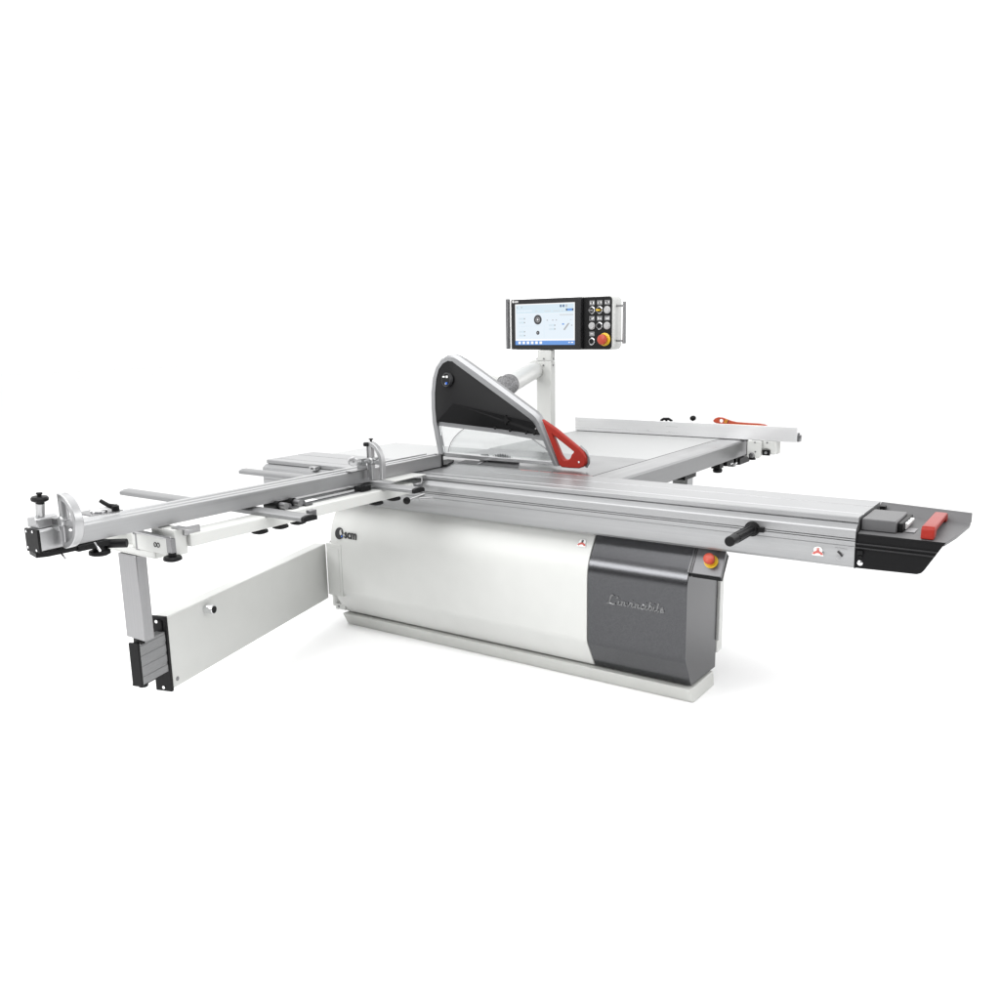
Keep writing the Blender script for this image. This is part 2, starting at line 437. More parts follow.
b.prism([(1.970, .150, .893), (2.304, .088, .893), (2.304, .094, .899), (1.970, .156, .900)], (0, 0, -.034), 'cap')
# front skirt
b.prism([(1.970, -.240, .840), (2.262, -.240, .840), (2.205, -.240, .738), (2.196, -.240, .727), (2.182, -.240, .721), (1.970, -.240, .716)], (0, .012, 0), 'capdark')
b.prism([(1.970, -.2405, .846), (2.267, -.2405, .846), (2.262, -.2405, .838), (1.970, -.2405, .838)], (0, .018, 0), 'capdark')
b.prism([(1.970, -.246, .812), (2.247, -.246, .812), (2.243, -.246, .806), (1.970, -.246, .806)], (0, .0055, 0), 'bezel')
b.prism([(1.970, -.246, .797), (2.239, -.246, .797), (2.235, -.246, .791), (1.970, -.246, .791)], (0, .0055, 0), 'bezel')
b.box(1.969, 1.9745, -.244, .152, .715, .848, 'capdark')
cap = b.build('carriage_end_cap', saw, .002)
b = MB()
b.prism([(1.974, -.188, .850), (2.094, -.188, .850), (2.094, -.188, .888), (2.090, -.184, .893), (1.974, -.184, .893)], (0, .205, 0), 'box')
b.box(2.0945, 2.112, -.165, .030, .850, .884, 'black')
sb = b.build('switch_box', cap, .003)
for i, yy in enumerate((-.128, -.085, -.042)):
    b = MB(); b.prism([(2.1125, yy, .856), (2.118, yy, .856), (2.126, yy, .878), (2.1125, yy, .881)], (0, .030, 0), 'whitep')
    b.build('rocker_switch', cap, .002)
b = MB()  # bridge grip
pp = [(-.228, .848), (-.222, .884), (-.212, .893), (.055, .897), (.070, .890), (.078, .862), (.040, .862), (.034, .876), (-.160, .873), (-.176, .868), (-.184, .849)]
b.prism([(2.182, y, z) for y, z in pp], (.044, 0, 0), 'red')
b.build('grip_handle', cap, .005, segs=3)
b = MB(); b.box(2.118, 2.150, -.150, -.070, .8515, .8535, 'labelgrey'); b.build('nameplate', cap)
b = MB()
b.box(1.978, 1.998, .095, .125, .866, .892, 'black'); b.build('corner_latch', cap)
b = MB(); b.box(1.978, 1.998, -.250, -.240, .770, .785, 'black'); b.build('catch', cap)
for z, r1, m1 in ((.738, .010, 'steel'), (.762, .006, 'black')):
    b = MB(); b.lathe((1.990, -.240, z), (0, -1, 0), [(0, r1), (.004, r1), (.006, r1 * .6)], m1, 14); b.build('screw', cap)

# --- tables
b = MB(); b.box(-.376, .655, .160, .800, .862, .899, 'iron')
tab = b.build('saw_table', saw, .002)
# broken red scale line along the front edge
b = MB(); xx = .24
while xx < .655:
    L = random.choice((.012, .03, .05, .02)); b.box(xx, min(xx + L, .655), .1612, .1662, .8994, .9004, 'redline'); xx += L + random.choice((.004, .012, .006))
b.build('red_scale', tab)
b = MB()   # blade slot insert
b.prism([(-.19, .205, .8996), (.20, .205, .8996), (.135, .318, .8996), (-.22, .318, .8996)], (0, 0, .0009), 'slot')
b.prism([(-.060, .206, .9007), (-.045, .206, .9007), (-.075, .316, .9007), (-.09, .316, .9007)], (0, 0, .004), 'steel')
b.build('slot_insert', tab)
b = MB(); b.box(-1.086, -.378, .165, .740, .868, .899, 'laminate'); b.build('table_extension', saw, .002)
b = MB(); b.box(-.395, .655, .802, 1.96, .868, .899, 'laminate'); b.build('table_extension', saw, .002)

# --- rip fence rail (box extrusion with chamfered edge)
b = MB()
b.prism([(.659, 1.90, .899), (.790, 1.90, .899), (.806, 1.90, .896), (.815, 1.90, .888), (.815, 1.90, .804), (.806, 1.90, .798), (.659, 1.90, .798)], (0, -1.738, 0), 'alu_rail')
rail = b.build('fence_rail', saw, .001, angle=20)
b = MB(); b.box(.6552, .6592, .160, 1.90, .88, .8996, 'black'); b.build('table_gap_strip', rail); b = MB(); b.box(.662, .8165, 1.9005, 1.925, .795, .897, 'black'); b.build('rail_end_cap', rail, .003)
b = MB()
b.box(.735, .79, 1.51, 1.57, .760, .797, 'black'); b.lathe((.765, 1.54, .759), (0, 0, -1), [(0, .024), (.010, .030), (.024, .026), (.026, .018)], 'black', 12)
b.box(.73, .80, 1.60, 1.90, .765, .797, 'black'); b.box(.76, .80, 1.72, 1.76, .745, .797, 'steel_dark')
b.rod((.80, 1.66, .772), (.80, 1.70, .772), .006, 'steel', n=8); b.rod((.80, 1.745, .765), (.80, 1.77, .765), .007, 'steel', n=8)
b.box(.72, .81, 1.80, 1.98, .748, .790, 'black')
b.build('rail_stop', rail, .003)
b = MB(); b.box(.70, .79, 1.02, 1.10, .30, .797, 'alu_dark'); b.box(.69, .80, .96, 1.12, .772, .796, 'black'); b.box(.66, .83, 1.0, 1.12, 0, .30, 'alu_dark')
b.build('rail_support', saw, .003)

# --- saw blade + riving knife
b = MB(); pts = []
R0 = .165; cz = .782; cx = .018
for i in range(64):
    a = 2 * PI * i / 64
    pts += [(R0 * math.cos(a), R0 * math.sin(a)), ((R0 - .010) * math.cos(a + .03), (R0 - .010) * math.sin(a + .03))]
b.prism([(cx + x, .333, cz + z) for x, z in pts], (0, .004, 0), 'steel_dark')
blade = b.build('saw_blade', saw)
b = MB(); b.prism([(-.135, .334, .90), (-.075, .334, .90), (-.068, .334, .930), (-.082, .334, .938), (-.125, .334, .934)], (0, .003, 0), 'steel_dark'); b.build('riving_knife', saw)

# --- blade guard
outer = [(-.384, .914), (-.406, 1.015), (-.422, 1.10), (-.426, 1.18), (-.424, 1.265), (-.411, 1.345), (-.385, 1.405), (-.347, 1.447), (-.300, 1.470), (-.256, 1.473), (-.222, 1.463), (-.159, 1.428),
         (-.046, 1.363), (.085, 1.285), (.255, 1.184), (.277, 1.166), (.291, 1.145), (.330, 1.059), (.400, .913)]
inner = [(-.352, .914), (-.374, 1.015), (-.388, 1.10), (-.395, 1.18), (-.393, 1.262), (-.381, 1.340), (-.362, 1.392), (-.333, 1.424), (-.298, 1.439), (-.266, 1.436), (-.240, 1.419), (-.109, 1.343),
         (.044, 1.254), (.130, 1.204), (.222, 1.149), (.246, 1.130), (.262, 1.108), (.298, 1.050), (.366, .913)]
Y0, Y1 = .28, .318
b = MB(); k = b.mi('frame')
def ring3(pts, y): return [b.bm.verts.new((x, y, z)) for x, z in pts]
n = len(outer)
mid = [((o[0] * .62 + i[0] * .38), (o[1] * .62 + i[1] * .38)) for o, i in zip(outer, inner)]
rows = [ring3(outer, Y1), ring3(outer, Y0 + .012), ring3(mid, Y0), ring3(inner, Y0 + .004), ring3(inner, Y1)]
for r_ in range(5):
    p, q = rows[r_], rows[(r_ + 1) % 5]
    for i in range(n - 1):
        f = b.bm.faces.new((p[i], p[i + 1], q[i + 1], q[i])); f.material_index = k
for e in (0, n - 1):
    f = b.bm.faces.new([r_[e] for r_ in rows]); f.material_index = k
grd = b.build('blade_guard', saw, angle=40)
# black hood shell with recessed facets
b = MB(); k = b.mi('hood')
ins = inner[2:16]
fv = [b.bm.verts.new((x, Y0 + .006, z)) for x, z in ins] + [b.bm.verts.new((.276, Y0 + .006, 1.087)), b.bm.verts.new((.286, Y0 + .006, 1.066)), b.bm.verts.new((.041, Y0 + .004, 1.085)), b.bm.verts.new((-.386, Y0 + .004, 1.108))]
# recessed crease points
J = b.bm.verts.new((-.228, Y0 - .050, 1.217)); E_ = b.bm.verts.new((.235, Y0 - .012, 1.135)); W = b.bm.verts.new((-.3915, Y0 + .003, 1.165))
names = {i: v for i, v in enumerate(fv)}
def F(*vs):
    f = b.bm.faces.new(vs); f.material_index = k
idx = {p: i for i, p in enumerate(ins)}
iT = 8   # (-.240,1.419)
# left facet : from W up the inner edge to T then J
left = [J, W] + fv[1:iT + 1]
for i in range(1, len(left) - 1): F(left[0], left[i], left[i + 1])
right = [J] + fv[iT:14] + [E_]
for i in range(1, len(right) - 1): F(right[0], right[i], right[i + 1])
F(E_, fv[13], fv[14])
bottom = [J, E_, fv[14], fv[15], fv[16], fv[17], fv[0], W]
for i in range(1, len(bottom) - 1): F(bottom[0], bottom[i], bottom[i + 1])
F(W, fv[0], fv[1])
# back closing wall
bk = [b.bm.verts.new((v.co.x, Y1 + .05, v.co.z)) for v in fv]
for i in range(len(fv)): F(fv[i], fv[(i + 1) % len(fv)], bk[(i + 1) % len(fv)], bk[i])
F(*bk[::-1])
b.build('hood_shell', grd, angle=16)
b = MB()
c = Vector((-.280, Y0 - .034, 1.340)); ax = Vector((-.25, -1, .12)).normalized()
b.lathe(c, ax, [(-.014, .037), (.004, .037), (.005, .034)], 'labeldark', 26); b.lathe(c + ax * .0052, ax, [(0, .033), (.001, .033)], 'hood', 26)
b.box(c.x - .018, c.x - .004, c.y - .012, c.y - .004, c.z + .012, c.z + .020, 'whitep'); b.box(c.x + .004, c.x + .016, c.y - .010, c.y - .004, c.z + .010, c.z + .022, 'whitep')
b.box(c.x + .008, c.x + .016, c.y - .020, c.y - .004, c.z - .024, c.z - .012, 'blue'); b.box(c.x + .001, c.x + .008, c.y - .018, c.y - .004, c.z - .026, c.z - .016, 'labelgrey')
b.build('round_emblem', grd)
b = MB()
for x, z in ((.010, 1.090), (.105, 1.081), (.205, 1.074), (.255, 1.072)):
    b = MB(); b.lathe((x, Y0 + .002, z), (0, -1, 0), [(0, .008), (.005, .008), (.007, .004)], 'black', 10); b.build('hood_bolt', grd)
b = MB(); b.lathe((.262, Y0 + .002, 1.098), (0, -1, 0), [(0, .005), (.003, .003)], 'steel', 8); b.build('hood_screw', grd)
b = MB(); c = Vector((.092, Y0 - .022, 1.137))
pts = []
for a in range(16): rr_ = (.028, .013, .018, .013)[a % 4]; pts.append((c.x + rr_ * math.cos(PI / 8 * a), c.y, c.z + rr_ * math.sin(PI / 8 * a)))
b.prism(pts, (0, .03, 0), 'black'); b.build('hood_knob', grd)
# clear lower shield
b = MB()
sh = [(-.374, 1.012), (-.386, 1.103), (.041, 1.083), (.288, 1.058), (.352, .935), (-.356, .935)]
b.prism([(x, Y0 + .026, z) for x, z in sh], (0, .004, 0), 'clear')
b.build('clear_shield', grd)
b = MB()
b.prism([(-.386, Y0 + .018, 1.106), (-.386, Y0 + .018, 1.083), (.041, Y0 + .018, 1.060), (.296, Y0 + .018, 1.036), (.285, Y0 + .018, 1.064), (.041, Y0 + .018, 1.085)], (0, .006, 0), 'frame')
b.build('shield_rail', grd)
a1 = [(-.325, .938), (-.318, .965), (-.305, .992), (-.283, 1.02), (-.250, 1.05), (-.21, 1.075), (-.168, 1.090)]
b = MB(); b.tube([(x, Y0 + .022, z) for x, z in a1], .0022, 'labelgrey', 6); b.build('shield_edge', grd)
a2 = [(.178, 1.067), (.215, 1.050), (.258, 1.025), (.306, .998), (.350, .966)]
b = MB(); b.tube([(x, Y0 + .022, z) for x, z in a2], .004, 'labelgrey', 6); b.build('shield_edge', grd)
b = MB()
b.prism([(-.352, Y0 + .016, .934), (-.093, Y0 + .016, .931), (.357, Y0 + .016, .932), (.362, Y0 + .016, .913), (-.094, Y0 + .016, .910), (-.352, Y0 + .016, .913)], (0, .030, 0), 'cast_alu')
b.build('guard_shoe', grd, .002)
b = MB()   # curved inner blade cover
cv = [(-.325, .938), (-.318, .965), (-.305, .992), (-.283, 1.02), (-.250, 1.05), (-.21, 1.070), (.178, 1.050), (.215, 1.040), (.258, 1.020), (.306, .994), (.345, .966), (.350, .938)]
b.prism([(x, Y0 + .034, z) for x, z in cv], (0, .003, 0), 'clear'); b.build('inner_cover', grd)
# red grip
def poly_with_hole(b, out, hole, y0, y1, m):
    """flat plate with one hole: bridge the two loops by nearest points"""
    k = b.mi(m)
    me = bmesh.new()
    def loop(pts): 
        vs = [me.verts.new((x, 0, z)) for x, z in pts]
        return vs, [me.edges.new((vs[i], vs[(i + 1) % len(vs)])) for i in range(len(vs))]
    v1, e1 = loop(out); v2, e2 = loop(hole)
    bmesh.ops.triangle_fill(me, use_beauty=True, use_dissolve=False, edges=e1 + e2)
    for yy in (y0, y1):
        mp = {v: b.bm.verts.new((v.co.x, yy, v.co.z)) for v in me.verts}
        for f in me.faces:
            g = b.bm.faces.new([mp[v] for v in f.verts]); g.material_index = k
        if yy == y0: m0 = mp
        else:
            for vs in (v1, v2):
                for i in range(len(vs)):
                    a_, c_ = vs[i], vs[(i + 1) % len(vs)]
                    g = b.bm.faces.new((m0[a_], m0[c_], mp[c_], mp[a_])); g.material_index = k
    me.free()
rout = [(.300, 1.150), (.384, 1.104), (.465, 1.050), (.511, 1.019), (.540, .994), (.556, .968), (.556, .940), (.542, .920), (.518, .911), (.465, .909), (.418, .910), (.404, .922)]
rhol = [(.366, 1.072), (.430, 1.032), (.490, .993), (.476, .978), (.468, .958), (.454, .950), (.434, .951), (.416, .972)]
b = MB(); poly_with_hole(b, rout, rhol, Y0 - .006, Y0 + .022, 'red')
b.build('red_grip', grd, .006, segs=3, angle=50)
b = MB()
b.tube([(x, Y0 + .024, z) for x, z in [(.511, 1.019), (.544, .994), (.560, .968), (.560, .940), (.545, .917)]], .007, 'frame', 8)
b.build('grip_trim', grd)
b = MB()
b.lathe((.520, Y0 - .0065, .944), (0, -1, 0), [(0, .005), (.002, .005)], 'steel', 10)
b.build('grip_screw', grd)

# --- extraction pipe + hose
b = MB()
b.rod((-.545, 1.575, 1.330), (-.110, .60, 1.300), .053, 'white', n=32)
b.lathe((-.545, 1.575, 1.330), (.407, -.913, -.028), [(-.02, .064), (.004, .064), (.006, .058), (.03, .056)], 'white', 28)
b.box(-.556, -.524, 1.585, 1.60, 1.285, 1.375, 'white')
pipe = b.build('extraction_pipe', saw)
b = MB()
path = [(-.108, .597, 1.300), (-.093, .56, 1.297), (-.085, .52, 1.286), (-.088, .48, 1.262), (-.096, .44, 1.225), (-.10, .41, 1.18)]
P2 = []; rr = []
PV = [Vector(p) for p in path]
for i in range(len(PV) - 1):
    for t in range(6):
        P2.append(PV[i].lerp(PV[i + 1], t / 6)); rr.append(.0575 if (len(rr) % 2) else .054)
b.tube(P2, rr, 'hose', 28)
b.build('hose_cuff', pipe, angle=60)
b = MB()
b.rod((-.14, .56, 1.312), (-.42, .60, 1.335), .034, 'white', n=20)
b.build('pipe_elbow', pipe)

# --- control post
b = MB()
b.box(-.523, -.412, 1.55, 1.61, 0, 1.387, 'white')
b.box(-.520, -.410, 1.552, 1.605, 1.390, 1.4615, 'white')
b.box(-.56, -.36, 1.50, 1.70, 0, .012, 'white')
post = b.build('control_post', saw, .005)
for x, y_, z, ax in ((-.465, 1.551, 1.405, (0, -1, 0)), (-.467, 1.549, 1.362, (0, -1, 0)), (-.410, 1.58, 1.405, (1, 0, 0)), (-.412, 1.58, 1.362, (1, 0, 0)), (-.521, 1.56, 1.405, (-1, 0, 0)), (-.524, 1.56, 1.362, (-1, 0, 0))):
    b = MB(); b.lathe((x, y_, z), ax, [(0, .0055), (.005, .0055)], 'steel_dark', 10); b.build('post_bolt', post)

# --- control panel
h_ = Vector((.998, -.06, 0)).normalized(); f_ = Vector((h_.y, -h_.x, 0))   # f_ faces the operator
O_ = Vector((-.456, 1.574, 0))
PM = Matrix(((h_.x, -f_.x, 0, O_.x), (h_.y, -f_.y, 0, O_.y), (0, 0, 1, 0), (0, 0, 0, 1)))   # local x along panel, y away from the operator
def pb(b, u0, u1, d0, d1, z0, z1, m): b.box(u0, u1, d0, d1, z0, z1, m, PM)
def rrect(u0, u1, z0, z1, r, n=5):
    pts = []
    for cx, cz, a in ((u1 - r, z1 - r, 0), (u0 + r, z1 - r, 90), (u0 + r, z0 + r, 180), (u1 - r, z0 + r, 270)):
        pts += [(cx + r * math.cos(math.radians(a + 90 * i / n)), cz + r * math.sin(math.radians(a + 90 * i / n))) for i in range(n + 1)]
    return pts
b = MB()
b.prism([(x, .012, z) for x, z in rrect(-.286, .506, 1.462, 1.797, .035)], (0, .100, 0), 'white', PM)
b.prism([(x, .006, z) for x, z in rrect(.20, .492, 1.4665, 1.7935, .022)], (0, .02, 0), 'black_gloss', PM)
cp = b.build('control_panel', saw, .004)
b = MB()
b.prism([(x, -.024, z) for x, z in rrect(-.277, .281, 1.4655, 1.7955, .008, 2)], (0, .034, 0), 'bezel', PM)
mon = b.build('monitor_bezel', cp, .004)
b = MB()
y = -.0246
def SP(u0, u1, z0, z1, m, lay=0): pb(b, u0, u1, y - .0012 - .0006 * lay, y - .0006 * lay, z0, z1, m)
su0, su1, sz0, sz1 = -.240, .237, 1.496, 1.764
SP(su0, su1, sz0, sz1, 'scr_white')
SP(su0 + .006, su1 - .006, 1.700, sz1 - .006, 'scr_head', 1)
SP(su0 + .006, su1 - .006, 1.534, 1.698, 'scr_bg', 1)
SP(su0, su1, sz0, 1.524, 'scr_blue', 1)
for i in range(6):
    u = -.215 + i * .035; SP(u, u + .020, 1.502, 1.519, 'scr_white', 2)
for u, w in ((.19, .010), (.21, .016)): SP(u, u + w, 1.508, 1.515, 'scr_white', 2)
def disc(u, z, r, m, lay, n=28):
    b.prism([(u + r * math.cos(2 * PI * i / n), y - .0006 * lay, z + r * math.sin(2 * PI * i / n)) for i in range(n)], (0, -.0012, 0), m, PM)
disc(-.053, 1.660, .0315, 'scr_dark', 2); disc(-.053, 1.660, .017, 'scr_grey', 3); disc(-.053, 1.660, .013, 'scr_dark', 4); disc(-.053, 1.660, .006, 'scr_white', 5)
disc(-.053, 1.575, .013, 'scr_dark', 2); disc(-.053, 1.575, .004, 'scr_grey', 3)
disc(.130, 1.744, .008, 'scr_dark', 2); disc(.152, 1.744, .008, 'scr_dark', 2); disc(.174, 1.744, .008, 'scr_grey', 2)
disc(.132, 1.744, .004, 'scr_blue', 3); disc(.154, 1.744, .004, 'scr_blue', 3); disc(.174, 1.744, .004, 'scr_pale', 3)
SP(.170, .228, 1.713, 1.726, 'scr_dark', 2); SP(.180, .219, 1.7125, 1.7265, 'scr_blue', 3)
SP(.120, .228, 1.682, 1.693, 'scr_pale', 2)
SP(-.222, -.10, 1.714, 1.724, 'scr_bg', 2)
for u, z, w in ((-.21, 1.668, .045), (-.21, 1.643, .045), (-.21, 1.583, .045), (-.21, 1.558, .045), (.035, 1.622, .045), (.035, 1.598, .045)):
    SP(u, u + w, z - .007, z + .007, 'scr_head', 2); SP(u + w - .002, u + w + .008, z - .004, z + .004, 'scr_grey', 3)
    SP(u + .006, u + .026, z - .002, z + .002, 'scr_pale', 3)
for u, z, w in ((.018, 1.655, .010), (.062, 1.655, .010), (.090, 1.655, .010), (-.225, 1.742, .008), (-.19, 1.742, .010), (.0, 1.714, .05), (.072, 1.714, .05), (.135, 1.714, .012), (-.075, 1.714, .02), (.2, 1.655, .014), (.21, 1.62, .01)):
    SP(u, u + w, z - .003, z + .003, 'scr_grey' if w < .012 else 'scr_pale', 2)
SP(-.004, -.002, 1.54, 1.695, 'scr_head', 2)
SP(-.22, -.02, 1.618, 1.620, 'scr_head', 2)
b.prism([(u, y - .0012, z) for u, z in ((.150, 1.594), (.160, 1.588), (.200, 1.634), (.186, 1.634))], (0, -.0012, 0), 'scr_grey', PM)
SP(.140, .156, 1.624, 1.633, 'scr_blue', 2)
b.build('touch_screen', cp)
b = MB()
bm_c = PM @ Vector((-.256, -.0242, 1.782)); bm_r = h_
emblem(b, bm_c, h_, (0, 0, 1), .0085, 'whitep')
b.build('bezel_emblem', cp)
b = MB(); text_mesh(b, 'scm', .019, PM @ Vector((-.245, -.0242, 1.776)), h_, (0, 0, 1), 'whitep', .001, bold=.0006)
b.build('bezel_logo', cp)
for u in (.349, .405, .461):
    for z in (1.757, 1.660):
        b = MB(); pb(b, u - .019, u + .019, .0035, .0058, z - .014, z + .014, 'keylabel')
        random.seed(int(u * 1000 + z * 100))
        for q in range(3):
            a = u - .013 + q * .010; pb(b, a, a + .006, .0028, .0034, z - random.choice((.008, .004)), z + random.choice((.002, .007)), random.choice(('whitep', 'black', 'whitep')))
        b.build('key_label', cp)
b = MB(); pb(b, .330, .368, .0035, .0058, 1.549, 1.577, 'keylabel'); pb(b, .338, .360, .0028, .0034, 1.561, 1.565, 'whitep'); b.build('key_label', cp)
for u, z, t in ((.349, 1.711, 'sel'), (.405, 1.711, 'sel2'), (.461, 1.711, 'flat'), (.349, 1.613, 'flat'), (.405, 1.613, 'ring'), (.461, 1.613, 'flat'), (.349, 1.516, 'ring')):
    b = MB(); c = PM @ Vector((u, .005, z)); n_ = f_
    b.lathe(c, n_, [(0, .0235), (.005, .0235), (.007, .0205)], 'keycap' if t == 'flat' else 'steel', 26)
    if t == 'flat': b.lathe(c + n_ * .007, n_, [(0, .018), (.003, .0175)], 'keycap', 22)
    else: b.lathe(c + n_ * .007, n_, [(0, .0155), (.002, .0155)], 'black', 22)
    if t.startswith('sel'):
        b.prism([PM @ Vector((u + x, -.006, z + w)) for x, w in ((-.012, -.004), (.010, -.006), (.012, .004), (-.010, .006))], n_ * .016, 'yellow' if t == 'sel2' else 'steel')
    b.build('push_button', cp)
estop(PM @ Vector((.445, .004, 1.528)), f_, cp, .041)
for side, u, ue, mt, d in ((-1, -.313, -.286, 'steel_dark', -.012), (1, .562, .506, 'grip_steel', .045)):
    b = MB(); z0, z1 = (1.468, 1.802) if side < 0 else (1.500, 1.760)
    b.rod(PM @ Vector((u, d, z0)), PM @ Vector((u, d, z1)), .0155 if side < 0 else .0125, mt, n=18)
    for z in (z0 + .018, z1 - .026): b.rod(PM @ Vector((ue, .045, z)), PM @ Vector((u, d, z)), .006, 'steel_dark', n=10)
    b.build('grab_handle', cp)
b = MB(); b.prism([PM @ Vector(p) for p in ((-.2935, -.014, 1.4655), (-.2785, -.014, 1.4655), (-.2785, -.014, 1.797), (-.2935, -.014, 1.797))], -f_ * .03, 'whitep'); b.build('side_trim', cp, .002)

# --- support arm (swing beam) with telescopic end
h2 = Vector((-.282, .959, 0)).normalized(); t2 = Vector((-h2.y, h2.x, 0)); A0 = Vector((-.428, -1.489, 0))
AM = Matrix(((h2.x, t2.x, 0, A0.x), (h2.y, t2.y, 0, A0.y), (0, 0, 1, 0), (0, 0, 0, 1)))   # local x along arm to the pivot, y = thickness away from camera
b = MB(); b.box(0, 1.345, .0, .071, .148, .462, 'white', AM)
arm = b.build('support_arm', saw, .006, segs=3)
b = MB(); b.box(-.016, -.001, -.004, .076, .140, .468, 'black', AM)
b.box(-.022, -.016, .012, .060, .400, .452, 'black', AM)
b.build('end_plate', arm, .005)
for z in (.448, .158):
    b = MB(); b.lathe(AM @ Vector((-.0225 if z > .3 else -.0165, .034, z)), -h2, [(0, .007), (.003, .007)], 'steel', 12); b.build('screw', arm)
b = MB()
b.box(-.172, -.017, .0035, .042, .232, .405, 'alu_beam', AM)
for i in range(4):
    z = .234 + i * .0433; b.box(-.1715, -.0175, .0015, .0034, z, z + .030, 'alu_beam', AM)
b.build('inner_beam', arm, .003)
b = MB(); b.box(-.184, -.173, -.002, .045, .228, .410, 'black', AM); b.lathe(AM @ Vector((-.14, .03, .231)), (0, 0, -1), [(0, .022), (.02, .018)], 'black', 14)
b.box(-.17, -.04, .012, .06, .222, .231, 'black', AM)
b.build('beam_end_cap', arm, .003)
b = MB(); c = AM @ Vector((.255, -.001, .420))
b.lathe(c, -t2, [(0, .020), (.042, .020), (.044, .018)], 'steel', 24); b.lathe(c - t2 * .0442, -t2, [(0, .016), (.001, .016)], 'black', 20)
b.build('roller', arm)
b = MB(); b.lathe(AM @ Vector((.030, -.0002, .182)), -t2, [(0, .010), (.001, .010)], 'steel_dark', 14); b.build('access_hole', arm)
# pivot block at the cabinet end
b = MB()
b.box(-.765, -.657, -.240, -.06, .188, .478, 'white')
b.box(-.752, -.672, -.2430, -.2405, .194, .455, 'white')
b.box(-.775, -.735, -.20, -.10, .4745, .479, 'steel_dark')
b.rod((-.79, -.15, .10), (-.79, -.15, .470), .028, 'white', n=16)
b.build('pivot_block', saw, .004)
# leg standing on the telescopic end
b = MB()
b.box(-.447, -.329, -1.664, -1.618, .428, .772, 'alu_z')
b.box(-.42, -.385, -1.655, -1.625, .398, .428, 'black')
b.build('support_leg', saw, .003)

# ================================================================ CROSSCUT FRAME
cf = thing('outrigger_table', (-.2, -1.0, .80), 'white crosscut support frame with two aluminium bars hooked onto the sliding carriage', 'outrigger table')
b = MB()
b.prism([(-.075, -1.596, .872), (-.075, -1.596, .826), (-.170, -1.596, .826), (-.170, -1.596, .872), (-.165, -1.596, .876), (-.082, -1.596, .876)], (0, 1.29, 0), 'white')
b.box(-.232, -.094, -1.652, -1.598, .800, .899, 'white')
b.build('beam', cf, .004)
b = MB(); b.box(-.60, -.53, -1.60, -.30, .826, .874, 'white')
b.build('beam', cf, .004)
b = MB()
b.box(-.68, -.217, -1.660, -1.560, .775, .781, 'white'); b.box(-.68, -.217, -1.6605, -1.652, .781, .802, 'white'); b.box(-.222, -.214, -1.6515, -1.56, .775, .802, 'white')
b.box(-.68, -.23, -1.57, -1.56, .781, .83, 'white')
b.box(-.36, -.322, -1.652, -1.622, .782, .872, 'white'); b.lathe((-.345, -1.653, .860), (0, -1, 0), [(0, .006), (.003, .005)], 'steel_dark', 10)
b.build('end_tray', cf, .002)
b = MB()
b.box(-.300, -.108, -1.672, -1.662, .806, .868, 'white'); b.box(-.318, -.300, -1.668, -1.664, .80, .866, 'steel_dark')
bp_ = b.build('stop_plate', cf, .002)
b = MB()
for cx in (-.184, -.166):
    b.tube([(cx + .0075 * math.cos(a), -1.6735, .838 + .0082 * math.sin(a)) for a in [2 * PI * i / 16 for i in range(17)]], .0014, 'bezel', 6)
b.build('printed_mark', bp_)
b = MB(); b.rod((-.312, -1.672, .877), (-.085, -1.672, .872), .0075, 'grip_steel', n=14); b.box(-.107, -.078, -1.680, -1.660, .818, .872, 'steel_dark')
b.box(-.128, -.02, -1.640, -1.606, .9005, .905, 'grip_steel'); b.box(-.094, -.083, -1.615, -1.545, .872, .902, 'grip_steel')
b.build('clamp_bracket', cf, .001)
b = MB(); knob(b, (-.090, -1.670, .818), (0, 0, -1), .034, .018, .012); b.build('hand_knob', cf)
for y_ in (-1.245, -1.135, -1.037, -.545, -.420):
    b = MB(); knob(b, (-.105, y_, .8262), (0, 0, -1), .034, .016, .004); b.build('hand_knob', cf)
# cross rails (aluminium, rounded top, black end caps)
for yy, x0, x1 in ((-1.200, -1.062, .128), (-.497, -1.072, .104)):
    b = MB()
    yp = [(-.036, -.019), (-.036, -.004), (-.031, .0), (-.012, .004), (.012, .004), (.031, .0), (.036, -.004), (.036, -.019)]
    b.prism([(x0, yy + y_, .899 + z - .004) for y_, z in yp], (x1 - x0, 0, 0), 'alu_bar')
    r_ = b.build('cross_rail', cf, .001, angle=12)
    b = MB(); b.prism([(x1 + .0005, yy + y_ * 1.03, .899 + z * 1.05 - .004) for y_, z in yp], (.018, 0, 0), 'black'); b.build('end_cap', r_, .003)
    b = MB(); b.prism([(x0 - .002, yy + y_ * 1.02, .899 + z - .004) for y_, z in yp], (-.008, 0, 0), 'alu_dark'); b.build('end_cap', r_, .002)
    b = MB(); b.box(x1 - .05, x1 - .025, yy + .040, yy + .075, .868, .905, 'steel_dark'); b.build('rail_clip', r_, .002)
# roller mechanism and measuring bars between the beam and the fence
b = MB()
for y_ in (-1.10, -1.02):
    b.rod((-.22, y_, .888), (-.14, y_, .892), .020, 'black', n=16); b.rod((-.14, y_ + .005, .892), (-.105, y_ + .005, .892), .015, 'grip_steel', n=16)
    b.box(-.12, -.09, y_ + .02, y_ + .06, .878, .884, 'steel_dark'); b.rod((-.18, y_ + .035, .886), (-.12, y_ + .035, .886), .012, 'steel_dark', n=12)
b.build('roller_block', cf)
b = MB()
b.box(-.196, -.178, -.98, -.56, .884, .890, 'alu_dark'); b.box(-.215, -.202, -.98, -.56, .880, .886, 'alu_y'); b.box(-.30, -.22, -.98, -.56, .872, .878, 'steel_dark')
b.box(-.150, -.120, -.95, -.52, .8765, .880, 'alu_dark'); b.box(-.140, -.133, -.90, -.56, .8805, .882, 'steel_dark')
